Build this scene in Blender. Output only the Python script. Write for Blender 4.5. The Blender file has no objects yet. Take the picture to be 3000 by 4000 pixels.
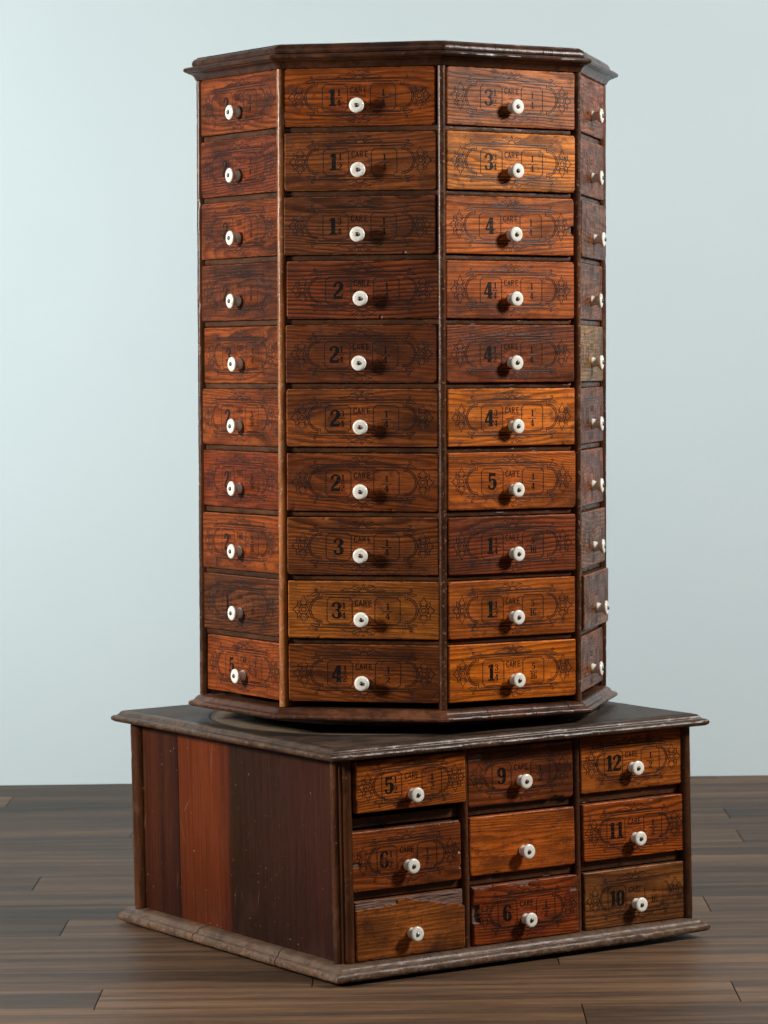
import bpy, bmesh, math, random
from mathutils import Vector, Matrix, noise
random.seed(7)
S = bpy.context.scene
COL = S.collection
R_ = math.radians
PI = math.pi

# ------------------------------------------------------------------ camera
cam = bpy.data.cameras.new('camera'); co = bpy.data.objects.new('camera', cam); COL.objects.link(co)
yaw, pitch, roll = 0.0055, -0.0555, -0.014
r = Vector((math.cos(yaw), math.sin(yaw), 0)); f = Vector((-math.sin(yaw), math.cos(yaw), 0)); u = Vector((0, 0, 1))
f2 = f*math.cos(pitch)+u*math.sin(pitch); u2 = u*math.cos(pitch)-f*math.sin(pitch)
r3 = r*math.cos(roll)+u2*math.sin(roll); u3 = u2*math.cos(roll)-r*math.sin(roll)
m = Matrix((r3, u3, -f2)).transposed().to_4x4(); m.translation = Vector((0, -4.9123, 0.8843))
co.matrix_world = m
cam.sensor_fit = 'VERTICAL'; cam.sensor_height = 36; cam.lens = 13256.4/4000*36
cam.clip_end = 60; cam.clip_start = 0.05
cam.dof.use_dof = True; cam.dof.focus_distance = 4.66; cam.dof.aperture_fstop = 18
S.camera = co

# ------------------------------------------------------------------ light
W = bpy.data.worlds.new('World'); S.world = W; W.use_nodes = True
bg = W.node_tree.nodes['Background']; bg.inputs[0].default_value = (.82, .92, 1, 1); bg.inputs[1].default_value = 0.05

def area(name, az, el, dist, size, power, color, target=(0, 0, .7), sy=None):
    l = bpy.data.lights.new(name, 'AREA'); l.energy = power; l.color = color; l.size = size
    if sy: l.shape = 'RECTANGLE'; l.size_y = sy
    o = bpy.data.objects.new(name, l); COL.objects.link(o)
    t = Vector(target); a = R_(az)
    o.location = t+Vector((math.sin(a)*math.cos(R_(el)), -math.cos(a)*math.cos(R_(el)), math.sin(R_(el))))*dist
    o.rotation_euler = (t-o.location).to_track_quat('-Z', 'Y').to_euler()
    return o
area('key_softbox', -68, 14, 2.6, .38, 84, (1, .97, .92), sy=.5)
area('side_softbox', 73, 29, 2.7, .38, 86, (1, .96, .91), sy=.5)
area('front_softbox', -14, 34, 4.2, 1.7, 15, (1, .98, .95))
def wall_fill(name, loc, target, power, color):
    o = area(name, 0, 0, 1, .9, power, color); o.location = loc
    o.rotation_euler = (Vector(target)-Vector(loc)).to_track_quat('-Z', 'Y').to_euler(); o.data.spread = R_(76)
wall_fill('wall_fill_left', (-3.2, .2, 1.15), (-1.2, 1.62, 1.05), 14, (.86, .96, 1))  # unseen lamp added to brighten the left of the wall
wall_fill('wall_fill_right', (3.2, .2, 1.15), (1.2, 1.62, 1.05), 3.0, (.84, .94, 1))  # weaker unseen lamp, added to lift the right of the wall

S.view_settings.view_transform = 'Standard'; S.view_settings.look = 'None'
S.view_settings.gamma = 1; S.view_settings.exposure = 0; S.view_settings.use_curve_mapping = False
S.render.engine = 'CYCLES'

# ------------------------------------------------------------------ helpers
def lin(c):
    return tuple(((x/255)/12.92 if x/255 <= .04045 else ((x/255+.055)/1.055)**2.4) for x in c)

class NT:
    """small node-building helper"""
    def __init__(s, nt): s.nt = nt; s.n = nt.nodes; s.l = nt.links
    def add(s, t, **k):
        n = s.n.new(t)
        for a, b in k.items(): setattr(n, a, b)
        return n
    def put(s, sock, v):
        if hasattr(v, 'node') or isinstance(v, bpy.types.NodeSocket): s.l.new(v, sock)
        else:
            try: sock.default_value = v
            except Exception: sock.default_value = (*v, 1)
    def math(s, op, a, b=0.0, c=None, clamp=False):
        n = s.add('ShaderNodeMath', operation=op, use_clamp=clamp)
        s.put(n.inputs[0], a); s.put(n.inputs[1], b)
        if c is not None: s.put(n.inputs[2], c)
        return n.outputs[0]
    def vmath(s, op, a, b):
        n = s.add('ShaderNodeVectorMath', operation=op); s.put(n.inputs[0], a)
        if op == 'SCALE': s.put(n.inputs[3], b)
        else: s.put(n.inputs[1], b)
        return n.outputs[0]
    def noise(s, vec, scale, detail=3, rough=.5, out=0):
        n = s.add('ShaderNodeTexNoise'); s.put(n.inputs['Vector'], vec); n.inputs['Scale'].default_value = scale
        n.inputs['Detail'].default_value = detail; n.inputs['Roughness'].default_value = rough
        return n.outputs[out]
    def ramp(s, fac, stops, interp='LINEAR'):
        n = s.add('ShaderNodeValToRGB'); n.color_ramp.interpolation = interp
        e = n.color_ramp.elements
        e.remove(e[1]); e[0].position = stops[0][0]
        for i, (p, c) in enumerate(stops):
            el = e[0] if i == 0 else e.new(p)
            el.color = (c, c, c, 1) if isinstance(c, (int, float)) else (*c, 1)
        s.put(n.inputs[0], fac); return n.outputs[0]
    def mix(s, fac, a, b, bt='MIX', clamp=False):
        n = s.add('ShaderNodeMix', data_type='RGBA', blend_type=bt, clamp_result=clamp)
        s.put(n.inputs[0], fac); s.put(n.inputs[6], a); s.put(n.inputs[7], b); return n.outputs[2]
    def range(s, v, a, b, c=0., d=1.):
        n = s.add('ShaderNodeMapRange'); s.put(n.inputs[0], v)
        for i, x in enumerate((a, b, c, d)): s.put(n.inputs[i+1], x)
        return n.outputs[0]
    def scalexyz(s, v, sc): return s.vmath('MULTIPLY', v, sc)

def material(name):
    m = bpy.data.materials.new(name); m.use_nodes = True
    t = NT(m.node_tree); b = m.node_tree.nodes['Principled BSDF']
    return m, t, b
def bump(t, b, h, dist, strength=1):
    n = t.add('ShaderNodeBump'); n.inputs['Distance'].default_value = dist; n.inputs['Strength'].default_value = strength
    t.put(n.inputs['Height'], h); t.l.new(n.outputs[0], b.inputs['Normal'])

# drawer-front pine: rings, fibres, grime, wear, painted edge highlight.  Object colour = tint, its alpha = how much of the stamping survives
def pine(name, kind):
    m, t, b = material(name)
    tc = t.add('ShaderNodeTexCoord'); oi = t.add('ShaderNodeObjectInfo')
    rnd = oi.outputs['Random']; P0 = tc.outputs['Object']
    off = t.vmath('SCALE', (37.1, 5.3, 17.7), rnd)
    P = t.vmath('ADD', P0, off)
    r2 = t.math('FRACT', t.math('MULTIPLY', rnd, 17.31)); r3_ = t.math('FRACT', t.math('MULTIPLY', rnd, 91.7)); r4 = t.math('FRACT', t.math('MULTIPLY', rnd, 353.9))
    # ring distance from a pith line running along x
    warp = t.noise(t.scalexyz(P, (2.6, 4, 12)), 1, 3, .5)
    warp2 = t.noise(t.scalexyz(P, (11, 10, 70)), 1, 2, .5)
    sp = t.add('ShaderNodeSeparateXYZ'); t.l.new(P0, sp.inputs[0])
    zz = t.math('ADD', sp.outputs[2], t.math('MULTIPLY', sp.outputs[0], t.range(r2, 0, 1, -.10, .10)))
    zz = t.math('SUBTRACT', zz, t.range(r3_, 0, 1, -.09, .09))
    yy = t.math('ADD', sp.outputs[1], t.range(r4, 0, 1, .018, .09))
    rr = t.math('SQRT', t.math('ADD', t.math('MULTIPLY', zz, zz), t.math('MULTIPLY', yy, yy)))
    rr = t.math('ADD', rr, t.math('MULTIPLY', warp, t.range(r2, 0, 1, .022, .05)))
    rr = t.math('ADD', rr, t.math('MULTIPLY', warp2, .0016))
    fr = t.math('FRACT', t.math('MULTIPLY', rr, t.range(r4, 0, 1, 150, 400)))
    ring = t.ramp(fr, [(0, .5), (.07, 0), (.40, .05), (.72, .8), (.92, 1), (1, .5)])
    fib = t.noise(t.scalexyz(P, (14, 60, 900)), 1, 4, .65)
    fib2 = t.noise(t.scalexyz(P, (60, 200, 2600)), 1, 2, .6)
    grime = t.noise(t.scalexyz(P, (9, 20, 22)), 1, 5, .62)
    blot = t.noise(P, 46, 5, .7)
    contrast = t.range(r3_, 0, 1, .6, 1.15)
    dk = t.math('MULTIPLY', ring, contrast)
    g = t.math('MULTIPLY', t.ramp(grime, [(.40, 0), (.50, .35), (.66, 1)]), .78)
    tint = oi.outputs['Color']
    lt = t.mix(1, tint, (1.85, 1.8, 1.6, 1), 'MULTIPLY'); dkc = t.mix(1, tint, (.25, .20, .20, 1), 'MULTIPLY')
    c = t.mix(t.math('MULTIPLY', dk, .88, clamp=True), lt, dkc)
    c = t.mix(t.ramp(fib, [(.34, .7), (.5, 0)]), c, dkc)
    c = t.mix(t.ramp(fib2, [(.38, .55), (.5, 0), (.60, 0), (.72, .35)]), c, t.mix(1, tint, (.55, .5, .5, 1), 'MULTIPLY'))
    fib3 = t.noise(t.scalexyz(P, (7, 40, 330)), 1, 5, .75)
    c = t.mix(t.ramp(fib3, [(.33, .8), (.47, .1), (.55, 0)]), c, t.mix(1, tint, (.30, .26, .28, 1), 'MULTIPLY'))
    c = t.mix(t.ramp(fib3, [(.55, 0), (.68, .5)]), c, t.mix(1, tint, (2.2, 2.1, 1.8, 1), 'MULTIPLY'))
    c = t.mix(g, c, t.mix(.4, t.mix(1, tint, (.22, .2, .25, 1), 'MULTIPLY'), (.012, .009, .008, 1)))
    c = t.mix(t.ramp(blot, [(.56, 0), (.70, .7)]), c, (.012, .008, .007, 1))
    # rubbed patch around the knob and small pale nicks
    d = t.vmath('SUBTRACT', P0, (0, 0, -.010)); ln = t.add('ShaderNodeVectorMath', operation='LENGTH'); t.l.new(t.scalexyz(d, (.8, 1, 1.1)), ln.inputs[0])
    rub = t.math('MULTIPLY', t.range(ln.outputs[1], .014, .036, 1, 0), t.ramp(t.noise(t.scalexyz(P, (70, 90, 260)), 1, 6, .8), [(.50, 0), (.56, 1)]))
    n_rub = t.math('MULTIPLY', rub, .5, clamp=True)
    c = t.mix(n_rub, c, t.mix(1, tint, (2.3, 1.9, 1.5, 1), 'MULTIPLY'))
    fib4 = t.noise(t.scalexyz(P, (120, 200, 1500)), 1, 3, .8)
    c = t.mix(t.ramp(fib4, [(.36, .5), (.48, 0)]), c, t.mix(1, tint, (.35, .3, .3, 1), 'MULTIPLY'))
    nick = t.noise(t.scalexyz(P, (130, 200, 420)), 1, 3, .7)
    nk = t.ramp(nick, [(.70, 0), (.735, 1)])
    c = t.mix(t.math('MULTIPLY', nk, .7), c, t.mix(.35, t.mix(1, tint, (2.6, 2.4, 2.2, 1), 'MULTIPLY'), (.30, .16, .08, 1)))
    # oblique fine scratches
    rot = t.add('ShaderNodeVectorRotate'); rot.inputs['Axis'].default_value = (0, 1, 0); t.put(rot.inputs['Angle'], t.range(r2, 0, 1, -1.2, 1.2)); t.l.new(P, rot.inputs[0])
    scr = t.ramp(t.noise(t.scalexyz(rot.outputs[0], (30, 50, 900)), 1, 2, .5), [(.735, 0), (.76, 1)])
    c = t.mix(t.math('MULTIPLY', scr, .5), c, t.mix(1, tint, (2.5, 2.3, 2.1, 1), 'MULTIPLY'))
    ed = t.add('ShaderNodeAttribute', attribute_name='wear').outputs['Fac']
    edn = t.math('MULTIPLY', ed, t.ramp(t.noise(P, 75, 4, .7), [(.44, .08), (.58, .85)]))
    c = t.mix(edn, c, t.mix(.3, t.mix(1, tint, (2.6, 2.3, 1.9, 1), 'MULTIPLY'), (.30, .17, .09, 1)))  # worn arris; the pale mix also paints a light-catching edge highlight
    h = t.math('SUBTRACT', t.math('MULTIPLY', fib, .9), t.math('MULTIPLY', dk, -.35))
    rough = t.range(blot, .3, .7, .26, .5)
    if kind in ('line', 'ink'):
        keep = t.noise(t.scalexyz(P, (12, 30, 16)), 1, 4, .65)
        spk = t.noise(t.scalexyz(P, (150, 200, 500)), 1, 3, .7)
        a = oi.outputs['Alpha']
        lo = t.math('SUBTRACT', .74, t.math('MULTIPLY', a, .62))
        k1 = t.range(keep, t.math('SUBTRACT', lo, .07), t.math('ADD', lo, .07), 0, 1)
        k1 = t.math('MAXIMUM', k1, t.math('MULTIPLY', a, .32))
        k2 = t.ramp(spk, [(.33, .45), (.43, 1)])
        k = t.math('MULTIPLY', k1, k2)
        if kind == 'line':
            c = t.mix(t.math('MULTIPLY', k, .86), c, (.010, .006, .005, 1)); rough = .4
        else:
            c = t.mix(t.math('MULTIPLY', k, 1.0, clamp=True), c, (.004, .005, .005, 1)); rough = .4
    if kind == 'side':
        c = t.mix(.5, c, (.055, .032, .018, 1))
    t.put(b.inputs['Base Color'], c); t.put(b.inputs['Roughness'], rough)
    b.inputs['Specular IOR Level'].default_value = .17 if kind == 'line' else .15
    bump(t, b, h, .0004, .35 if kind in ('line', 'ink') else .7)
    return m
M_pine = pine('drawer_pine', 'wood'); M_line = pine('stamped_line', 'line'); M_ink = pine('stamped_ink', 'ink'); M_side = pine('drawer_side_pine', 'side')

def splinter():
    m, t, b = material('splintered_wood'); tc = t.add('ShaderNodeTexCoord'); P = tc.outputs['Object']
    n = t.noise(t.scalexyz(P, (40, 200, 900)), 1, 5, .7)
    c = t.ramp(n, [(.3, (.03, .013, .009)), (.5, (.16, .085, .06)), (.7, (.34, .20, .15))])
    t.put(b.inputs['Base Color'], c); b.inputs['Roughness'].default_value = .75; bump(t, b, n, .002); return m
M_spl = splinter()

# stained frame wood; attribute 'wear' lifts pale rubbed arrises
def frame_wood(name, base, light, axis=(1, 1, 1), dusty=0., rough=(.25, .5), wearc=(.32, .17, .09), coat=.25, rub=.0):
    m, t, b = material(name)
    tc = t.add('ShaderNodeTexCoord'); oi = t.add('ShaderNodeObjectInfo')
    P = t.vmath('ADD', tc.outputs['Object'], t.vmath('SCALE', (11, 7, 3), oi.outputs['Random']))
    n1 = t.noise(t.scalexyz(P, axis), 9, 5, .6); n2 = t.noise(t.scalexyz(P, axis), 70, 4, .65); n3 = t.noise(P, 160, 3, .7); n4 = t.noise(P, 30, 5, .7)
    c = t.mix(t.ramp(n1, [(.35, 0), (.65, 1)]), base, light)
    c = t.mix(t.ramp(n2, [(.42, .55), (.55, 0)]), c, tuple(x*.35 for x in base))
    at = t.add('ShaderNodeAttribute', attribute_name='wear'); w = at.outputs['Fac']
    wv = t.math('ADD', t.math('MULTIPLY', w, .17), t.math('ADD', n3, rub))
    wn = t.math('MULTIPLY', t.ramp(wv, [(.72, 0), (.79, 1)]), .6)
    wn2 = t.math('MULTIPLY', t.math('MULTIPLY', w, t.ramp(n4, [(.56, 0), (.66, 1)])), .26)
    wn = t.math('MAXIMUM', wn, wn2)
    c = t.mix(wn, c, wearc)
    if dusty:
        c = t.mix(t.math('MULTIPLY', t.ramp(n4, [(.35, .25), (.6, 1)]), dusty), c, (.17, .125, .085, 1))
    t.put(b.inputs['Base Color'], c)
    rg = t.range(n4, .3, .7, rough[0], rough[1])
    t.put(b.inputs['Roughness'], rg); b.inputs['Coat Weight'].default_value = coat*.4; b.inputs['Specular IOR Level'].default_value = .2; b.inputs['Coat Roughness'].default_value = .3
    h = t.math('ADD', t.math('MULTIPLY', n3, .5), t.math('ADD', n2, t.math('MULTIPLY', n4, .8)))
    bump(t, b, h, .0011, .8)
    return m
DARK = (.035, .013, .009); DARKL = (.085, .030, .016)
M_corn = frame_wood('cornice_wood', (.026, .010, .005), (.072, .026, .011), rough=(.24, .42), wearc=(.20, .085, .04), coat=.35)
M_rail = frame_wood('rail_wood', (.036, .014, .006), (.105, .038, .014), (.25, 1, 1), rough=(.3, .55), wearc=(.2, .10, .06))
M_post = frame_wood('post_wood', (.038, .014, .006), (.115, .038, .013), (1, 1, .12), rough=(.24, .4), wearc=(.36, .20, .11), coat=.4, rub=.01)
M_post_lit = frame_wood('post_wood_lit', (.24, .085, .026), (.48, .17, .048), (1, 1, .12), rough=(.22, .38), wearc=(.50, .30, .17), coat=.4, rub=.02)  # brighter copy of the post wood, orange light painted into its colour
M_plin = frame_wood('plinth_wood', (.044, .017, .009), (.125, .045, .020), rough=(.28, .45), wearc=(.2, .09, .05), coat=.3)
M_bplin = frame_wood('base_plinth_wood', (.045, .021, .012), (.125, .057, .031), rough=(.3, .55), wearc=(.26, .15, .085), coat=.2, dusty=.42, rub=.035)
M_bmould = frame_wood('base_moulding_wood', (.030, .015, .009), (.082, .038, .019), rough=(.26, .45), wearc=(.2, .11, .06), coat=.3, dusty=.14, rub=.0)
M_core = frame_wood('carcass_wood', (.018, .008, .006), (.035, .014, .009), rough=(.5, .7), wearc=(.06, .03, .02), coat=0)

def panel_mat():
    m, t, b = material('side_panel_mahogany'); tc = t.add('ShaderNodeTexCoord'); P = tc.outputs['Object']
    sp = t.add('ShaderNodeSeparateXYZ'); t.l.new(P, sp.inputs[0])
    n0 = t.noise(t.scalexyz(P, (1, 14, 2.2)), 1, 4, .6); n1 = t.noise(t.scalexyz(P, (10, 170, 5)), 1, 6, .7); n2 = t.noise(t.scalexyz(P, (100, 900, 40)), 1, 2, .6); n3 = t.noise(P, 12, 5, .6)
    # y runs across the panel; stains differ from board to board
    yv = t.math('ADD', sp.outputs[1], t.math('MULTIPLY', t.math('SUBTRACT', n3, .5), .006))
    f_ = t.range(yv, -.30, .30)
    def q(y): return (y+.30)/.60
    c = t.ramp(f_, [(0, (.048, .014, .007)), (q(-.222), (.070, .018, .008)), (q(-.215), (.038, .012, .006)), (q(-.198), (.062, .017, .007)),
        (q(-.166), (.036, .011, .007)), (q(-.1605), (.020, .007, .005)), (q(-.1595), (.115, .023, .006)), (q(-.07), (.150, .030, .007)), (q(-.019), (.095, .019, .006)),
        (q(-.003), (.028, .011, .005)), (q(.07), (.032, .012, .006)), (q(.17), (.042, .014, .008)), (q(.28), (.050, .015, .009))])
    c = t.mix(t.ramp(n1, [(.36, .6), (.56, 0)]), c, t.mix(1, c, (.4, .36, .4, 1), 'MULTIPLY'))
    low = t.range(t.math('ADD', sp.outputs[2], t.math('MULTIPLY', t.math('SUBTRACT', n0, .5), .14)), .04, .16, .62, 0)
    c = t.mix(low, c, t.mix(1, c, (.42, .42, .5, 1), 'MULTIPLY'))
    c = t.mix(t.ramp(n2, [(.4, .35), (.52, 0)]), c, t.mix(1, c, (.5, .45, .45, 1), 'MULTIPLY'))
    sm = t.ramp(t.noise(t.scalexyz(P, (8, 8, 6)), 1, 4, .7), [(.56, 0), (.76, .14)])
    c = t.mix(sm, c, (.14, .07, .05, 1))
    spk = t.ramp(t.noise(P, 190, 2, .6), [(.735, 0), (.76, 1)])
    c = t.mix(spk, c, (.45, .27, .15, 1))
    for ang, sc, th in ((.18, (0, 240, 6), .775), (-.32, (0, 270, 8), .78), (.75, (0, 300, 10), .79)):
        rt = t.add('ShaderNodeVectorRotate'); rt.inputs['Axis'].default_value = (1, 0, 0); rt.inputs['Angle'].default_value = ang; t.l.new(P, rt.inputs[0])
        s_ = t.ramp(t.noise(t.scalexyz(rt.outputs[0], sc), 1, 1, .4), [(th, 0), (th+.02, .6)])
        c = t.mix(s_, c, (.30, .15, .09, 1))
    t.put(b.inputs['Base Color'], c); b.inputs['Specular IOR Level'].default_value = .13; t.put(b.inputs['Roughness'], t.range(n3, .3, .7, .36, .5))
    bump(t, b, t.math('ADD', n1, n3), .0006, .6); return m
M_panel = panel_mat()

def top_mat():
    m, t, b = material('worn_base_top'); tc = t.add('ShaderNodeTexCoord'); P = tc.outputs['Object']
    ln = t.add('ShaderNodeVectorMath', operation='LENGTH'); t.l.new(t.scalexyz(P, (1, 1, 0)), ln.inputs[0]); rad = ln.outputs['Value']
    n = t.noise(P, 9, 5, .65); n2 = t.noise(t.scalexyz(P, (16, 160, 1)), 1, 5, .65); n3 = t.noise(P, 120, 4, .7)
    c = t.mix(t.ramp(n, [(.38, 0), (.62, 1)]), (.024, .017, .013, 1), (.085, .055, .036, 1))
    c = t.mix(t.ramp(n2, [(.4, .6), (.55, 0)]), c, (.012, .009, .008, 1))
    rad2 = t.math('ADD', rad, t.math('MULTIPLY', t.math('SUBTRACT', n, .5), .03))
    rg = t.ramp(rad2, [(.235, .3), (.25, 1), (.272, 1), (.283, .1), (.290, 0)])
    c = t.mix(t.math('MULTIPLY', rg, t.ramp(n2, [(.3, .5), (.6, 1)])), c, (.26, .19, .12, 1))
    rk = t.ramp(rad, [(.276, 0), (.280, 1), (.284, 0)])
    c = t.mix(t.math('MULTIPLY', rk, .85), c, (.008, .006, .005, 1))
    c = t.mix(t.ramp(n3, [(.66, 0), (.72, .7)]), c, (.3, .2, .12, 1))
    t.put(b.inputs['Base Color'], c); t.put(b.inputs['Roughness'], t.range(n, .3, .7, .4, .65)); b.inputs['Specular IOR Level'].default_value = .3; bump(t, b, t.math('ADD', n2, t.math('ADD', n3, t.math('MULTIPLY', rk, -2.))), .001, .8)
    return m
M_top = top_mat()

m, t, b = material('knob_porcelain'); M_porc = m
tc = t.add('ShaderNodeTexCoord'); oi = t.add('ShaderNodeObjectInfo')
P = t.vmath('ADD', tc.outputs['Object'], t.vmath('SCALE', (3, 1, 5), oi.outputs['Random']))
n = t.noise(P, 90, 4, .65); n2 = t.noise(P, 260, 3, .7)
amt = t.math('MULTIPLY', t.ramp(n, [(.50, 0), (.72, .85)]), t.range(oi.outputs['Random'], 0, 1, .25, 1))
c = t.mix(amt, (.86, .85, .77, 1), (.52, .36, .17, 1)); c = t.mix(t.ramp(n2, [(.68, 0), (.74, .7)]), c, (.28, .16, .07, 1))
t.put(b.inputs['Base Color'], c); b.inputs['Roughness'].default_value = .22; b.inputs['Coat Weight'].default_value = .5; b.inputs['Coat Roughness'].default_value = .12
b.inputs['Subsurface Weight'].default_value = .0
m, t, b = material('screw_iron'); M_iron = m
b.inputs['Base Color'].default_value = (.13, .105, .085, 1); b.inputs['Metallic'].default_value = .7; b.inputs['Roughness'].default_value = .38
m, t, b = material('screw_steel'); M_steel = m
b.inputs['Base Color'].default_value = (.32, .33, .34, 1); b.inputs['Metallic'].default_value = .9; b.inputs['Roughness'].default_value = .35

def setp(o, **k):
    for a, v in k.items(): o[a] = v
    return o
def mesh_obj(name, verts, faces, mats, parent=None, mi=None, smooth=False, attr=None):
    me = bpy.data.meshes.new(name); me.from_pydata(verts, [], faces)
    for mm in mats: me.materials.append(mm)
    if mi: me.polygons.foreach_set('material_index', mi)
    if smooth: me.polygons.foreach_set('use_smooth', [True]*len(faces))
    if attr:
        a = me.attributes.new('wear', 'FLOAT', 'POINT'); a.data.foreach_set('value', attr)
    me.update()
    o = bpy.data.objects.new(name, me); COL.objects.link(o)
    if parent: o.parent = parent
    return o
def empty(name, loc=(0, 0, 0)):
    o = bpy.data.objects.new(name, None); COL.objects.link(o); o.location = loc; o.empty_display_size = .1; return o
def smooth_angle(o, deg=35):
    bm = bmesh.new(); bm.from_mesh(o.data)
    bmesh.ops.recalc_face_normals(bm, faces=bm.faces)
    for f_ in bm.faces: f_.smooth = True
    for e in bm.edges:
        if len(e.link_faces) == 2 and e.calc_face_angle(0) > R_(deg): e.smooth = False
    bm.to_mesh(o.data); bm.free()

# ------------------------------------------------------------------ floor and wall
PWID = .1345; PLEN = .84
def floor():
    V, F, MI, seed = [], [], [], []
    known = {3: (-.5+0, 0), }
    rnd = random.Random(3)
    y0 = -6.0
    k0 = math.floor((y0+.014)/PWID)
    for k in range(k0, int(1.9/PWID)):
        ya = k*PWID-.014; yb = ya+PWID
        ofs = rnd.uniform(0, PLEN)
        fixed = {0: -.508, -4: -.41, -2: .207, -3: -.13, 6: .57, 5: -.02, -1: -.85, 3: -.592, 6: -.27, 7: -.48, 4: .1}
        if k in fixed: ofs = fixed[k]
        n0 = math.floor((-4-ofs)/PLEN)
        for j in range(n0, n0+11):
            xa = ofs+j*PLEN; xb = xa+PLEN; g = .0008
            i = len(V); V += [(xa+g, ya+g*.5, 0), (xb-g, ya+g*.5, 0), (xb-g, yb-g*.5, 0), (xa+g, yb-g*.5, 0)]
            F.append((i, i+1, i+2, i+3)); s_ = rnd.random(); seed += [s_]*4; MI.append(0)
    i = len(V); V += [(-5, -6.2, -.0012), (6, -6.2, -.0012), (6, 2.0, -.0012), (-5, 2.0, -.0012)]; F.append((i, i+1, i+2, i+3)); seed += [0]*4; MI.append(1)
    m, t, b = material('floor_laminate'); tc = t.add('ShaderNodeTexCoord')
    at = t.add('ShaderNodeAttribute', attribute_name='wear'); sd = at.outputs['Fac']
    P = t.vmath('ADD', tc.outputs['Object'], t.vmath('SCALE', (53, 31, 19), sd))
    st = t.noise(t.scalexyz(P, (1.7, 15, 1)), 1, 6, .66); st2 = t.noise(t.scalexyz(P, (5, 95, 1)), 1, 6, .74); fine = t.noise(t.scalexyz(P, (22, 330, 1)), 1, 4, .75)
    wv = t.noise(t.scalexyz(P, (1.6, 7, 1)), 1, 3, .5)
    cath = t.math('FRACT', t.math('ADD', t.math('MULTIPLY', wv, 9.), 0))
    v = t.math('ADD', t.math('MULTIPLY', st, .52), t.math('MULTIPLY', st2, .48))
    v = t.math('ADD', v, t.range(sd, 0, 1, -.10, .10))
    c = t.ramp(v, [(.34, (.030, .019, .013)), (.43, (.062, .037, .022)), (.51, (.105, .060, .034)), (.59, (.150, .086, .047)), (.70, (.21, .122, .065))])
    c = t.mix(t.ramp(cath, [(0, .22), (.15, 0), (.8, 0), (1, .28)]), c, (.05, .033, .026, 1))
    c = t.mix(t.ramp(fine, [(.34, .6), (.47, 0), (.6, 0), (.70, .2)]), c, t.mix(1, c, (.42, .40, .40, 1), 'MULTIPLY'))
    st3 = t.noise(t.scalexyz(P, (.8, 30, 1)), 1, 3, .5)
    c = t.mix(t.ramp(st3, [(.55, 0), (.60, .5), (.68, .45), (.72, .1)]), c, (.030, .023, .021, 1))
    c = t.mix(t.ramp(st3, [(.30, .5), (.36, .35), (.40, 0)]), c, (.19, .115, .066, 1))
    t.put(b.inputs['Base Color'], c); t.put(b.inputs['Roughness'], t.range(st2, .3, .7, .42, .56)); b.inputs['Specular IOR Level'].default_value = .13; bump(t, b, fine, .0005, .6)
    m2, t2, b2 = material('floor_joint'); b2.inputs['Base Color'].default_value = (.02, .015, .012, 1); b2.inputs['Roughness'].default_value = .8
    o = mesh_obj('floor', V, F, [m, m2], mi=MI, attr=seed)
    setp(o, kind='structure', label='dark brown wood plank floor running to the wall', category='floor')
floor()
def wall():
    m, t, b = material('painted_wall'); tc = t.add('ShaderNodeTexCoord'); P = tc.outputs['Object']
    n = t.noise(P, 1.5, 5, .6); n2 = t.noise(P, 40, 3, .6)
    c = t.mix(t.ramp(n, [(.3, 0), (.7, 1)]), (.470, .552, .575, 1), (.500, .580, .600, 1))
    t.put(b.inputs['Base Color'], c); b.inputs['Roughness'].default_value = .75; bump(t, b, t.math('ADD', n, n2), .002, .25)
    V = []; F = []
    for x in (-2.7, 2.7):
        for y in (1.628, 1.75):
            for z in (-.05, 4.2): V.append((x, y, z))
    F = [(0, 4, 5, 1), (2, 3, 7, 6), (0, 1, 3, 2), (4, 6, 7, 5), (1, 5, 7, 3), (0, 2, 6, 4)]
    o = mesh_obj('wall', V, F, [m]); setp(o, kind='structure', label='plain pale blue grey painted wall behind the cabinet', category='wall')
wall()

# ------------------------------------------------------------------ profile sweep round a polygon
def sweep(name, prof, corners, mat, parent, n=40, jit=.0006, cracks={}, cap_top=True, dents=None, close=False):
    """prof: list of (scale radius, z, wear); corners: unit directions (Vector2) that a radius multiplies"""
    V, F, A = [], [], []
    nc = len(corners); cols = []
    for k in range(nc):
        ts = [i/n for i in range(n)]
        for cx_ in cracks.get(k, []): ts += [cx_-.0035, cx_-.0032, cx_+.0002, cx_+.0005]
        ts.sort()
        for tt in ts:
            crk = any(abs(tt-(c_-.0015)) < .0019 for c_ in cracks.get(k, []))
            cols.append((k, tt, crk))
    M = len(prof)
    for (k, tt, crk) in cols:
        a = corners[k]; b_ = corners[(k+1) % nc]; d = a.lerp(b_, tt)
        nrm = (a+b_).normalized()
        for (rr, z, w) in prof:
            p = d*rr
            s = noise.noise(Vector((p.x*9, p.y*9, z*30)))*jit + noise.noise(Vector((p.x*60, p.y*60, z*90)))*jit*.8*(.3+w)
            dn = noise.noise(Vector((p.x*35+5, p.y*35, z*20)))
            if w > .3 and dn > .42: s -= (dn-.42)*.006*w
            if crk: s -= .0011
            edge = min(tt, 1-tt)*n
            if edge < 1 and not crk: s *= edge if edge > 0 else 0
            x, y = p.x+nrm.x*s, p.y+nrm.y*s
            zz = z+s*.4
            if dents: x, y, zz = dents(x, y, zz, w)
            V.append((x, y, zz)); A.append(w)
    L = len(cols)
    for i in range(L):
        j = (i+1) % L
        for q in range(M-1):
            F.append((i*M+q, j*M+q, j*M+q+1, i*M+q+1))
    if cap_top:
        F.append(tuple(i*M+M-1 for i in range(L))); F.append(tuple(i*M for i in reversed(range(L))))
    o = mesh_obj(name, V, F, [mat], parent, attr=A)
    smooth_angle(o, 42)
    return o
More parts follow.
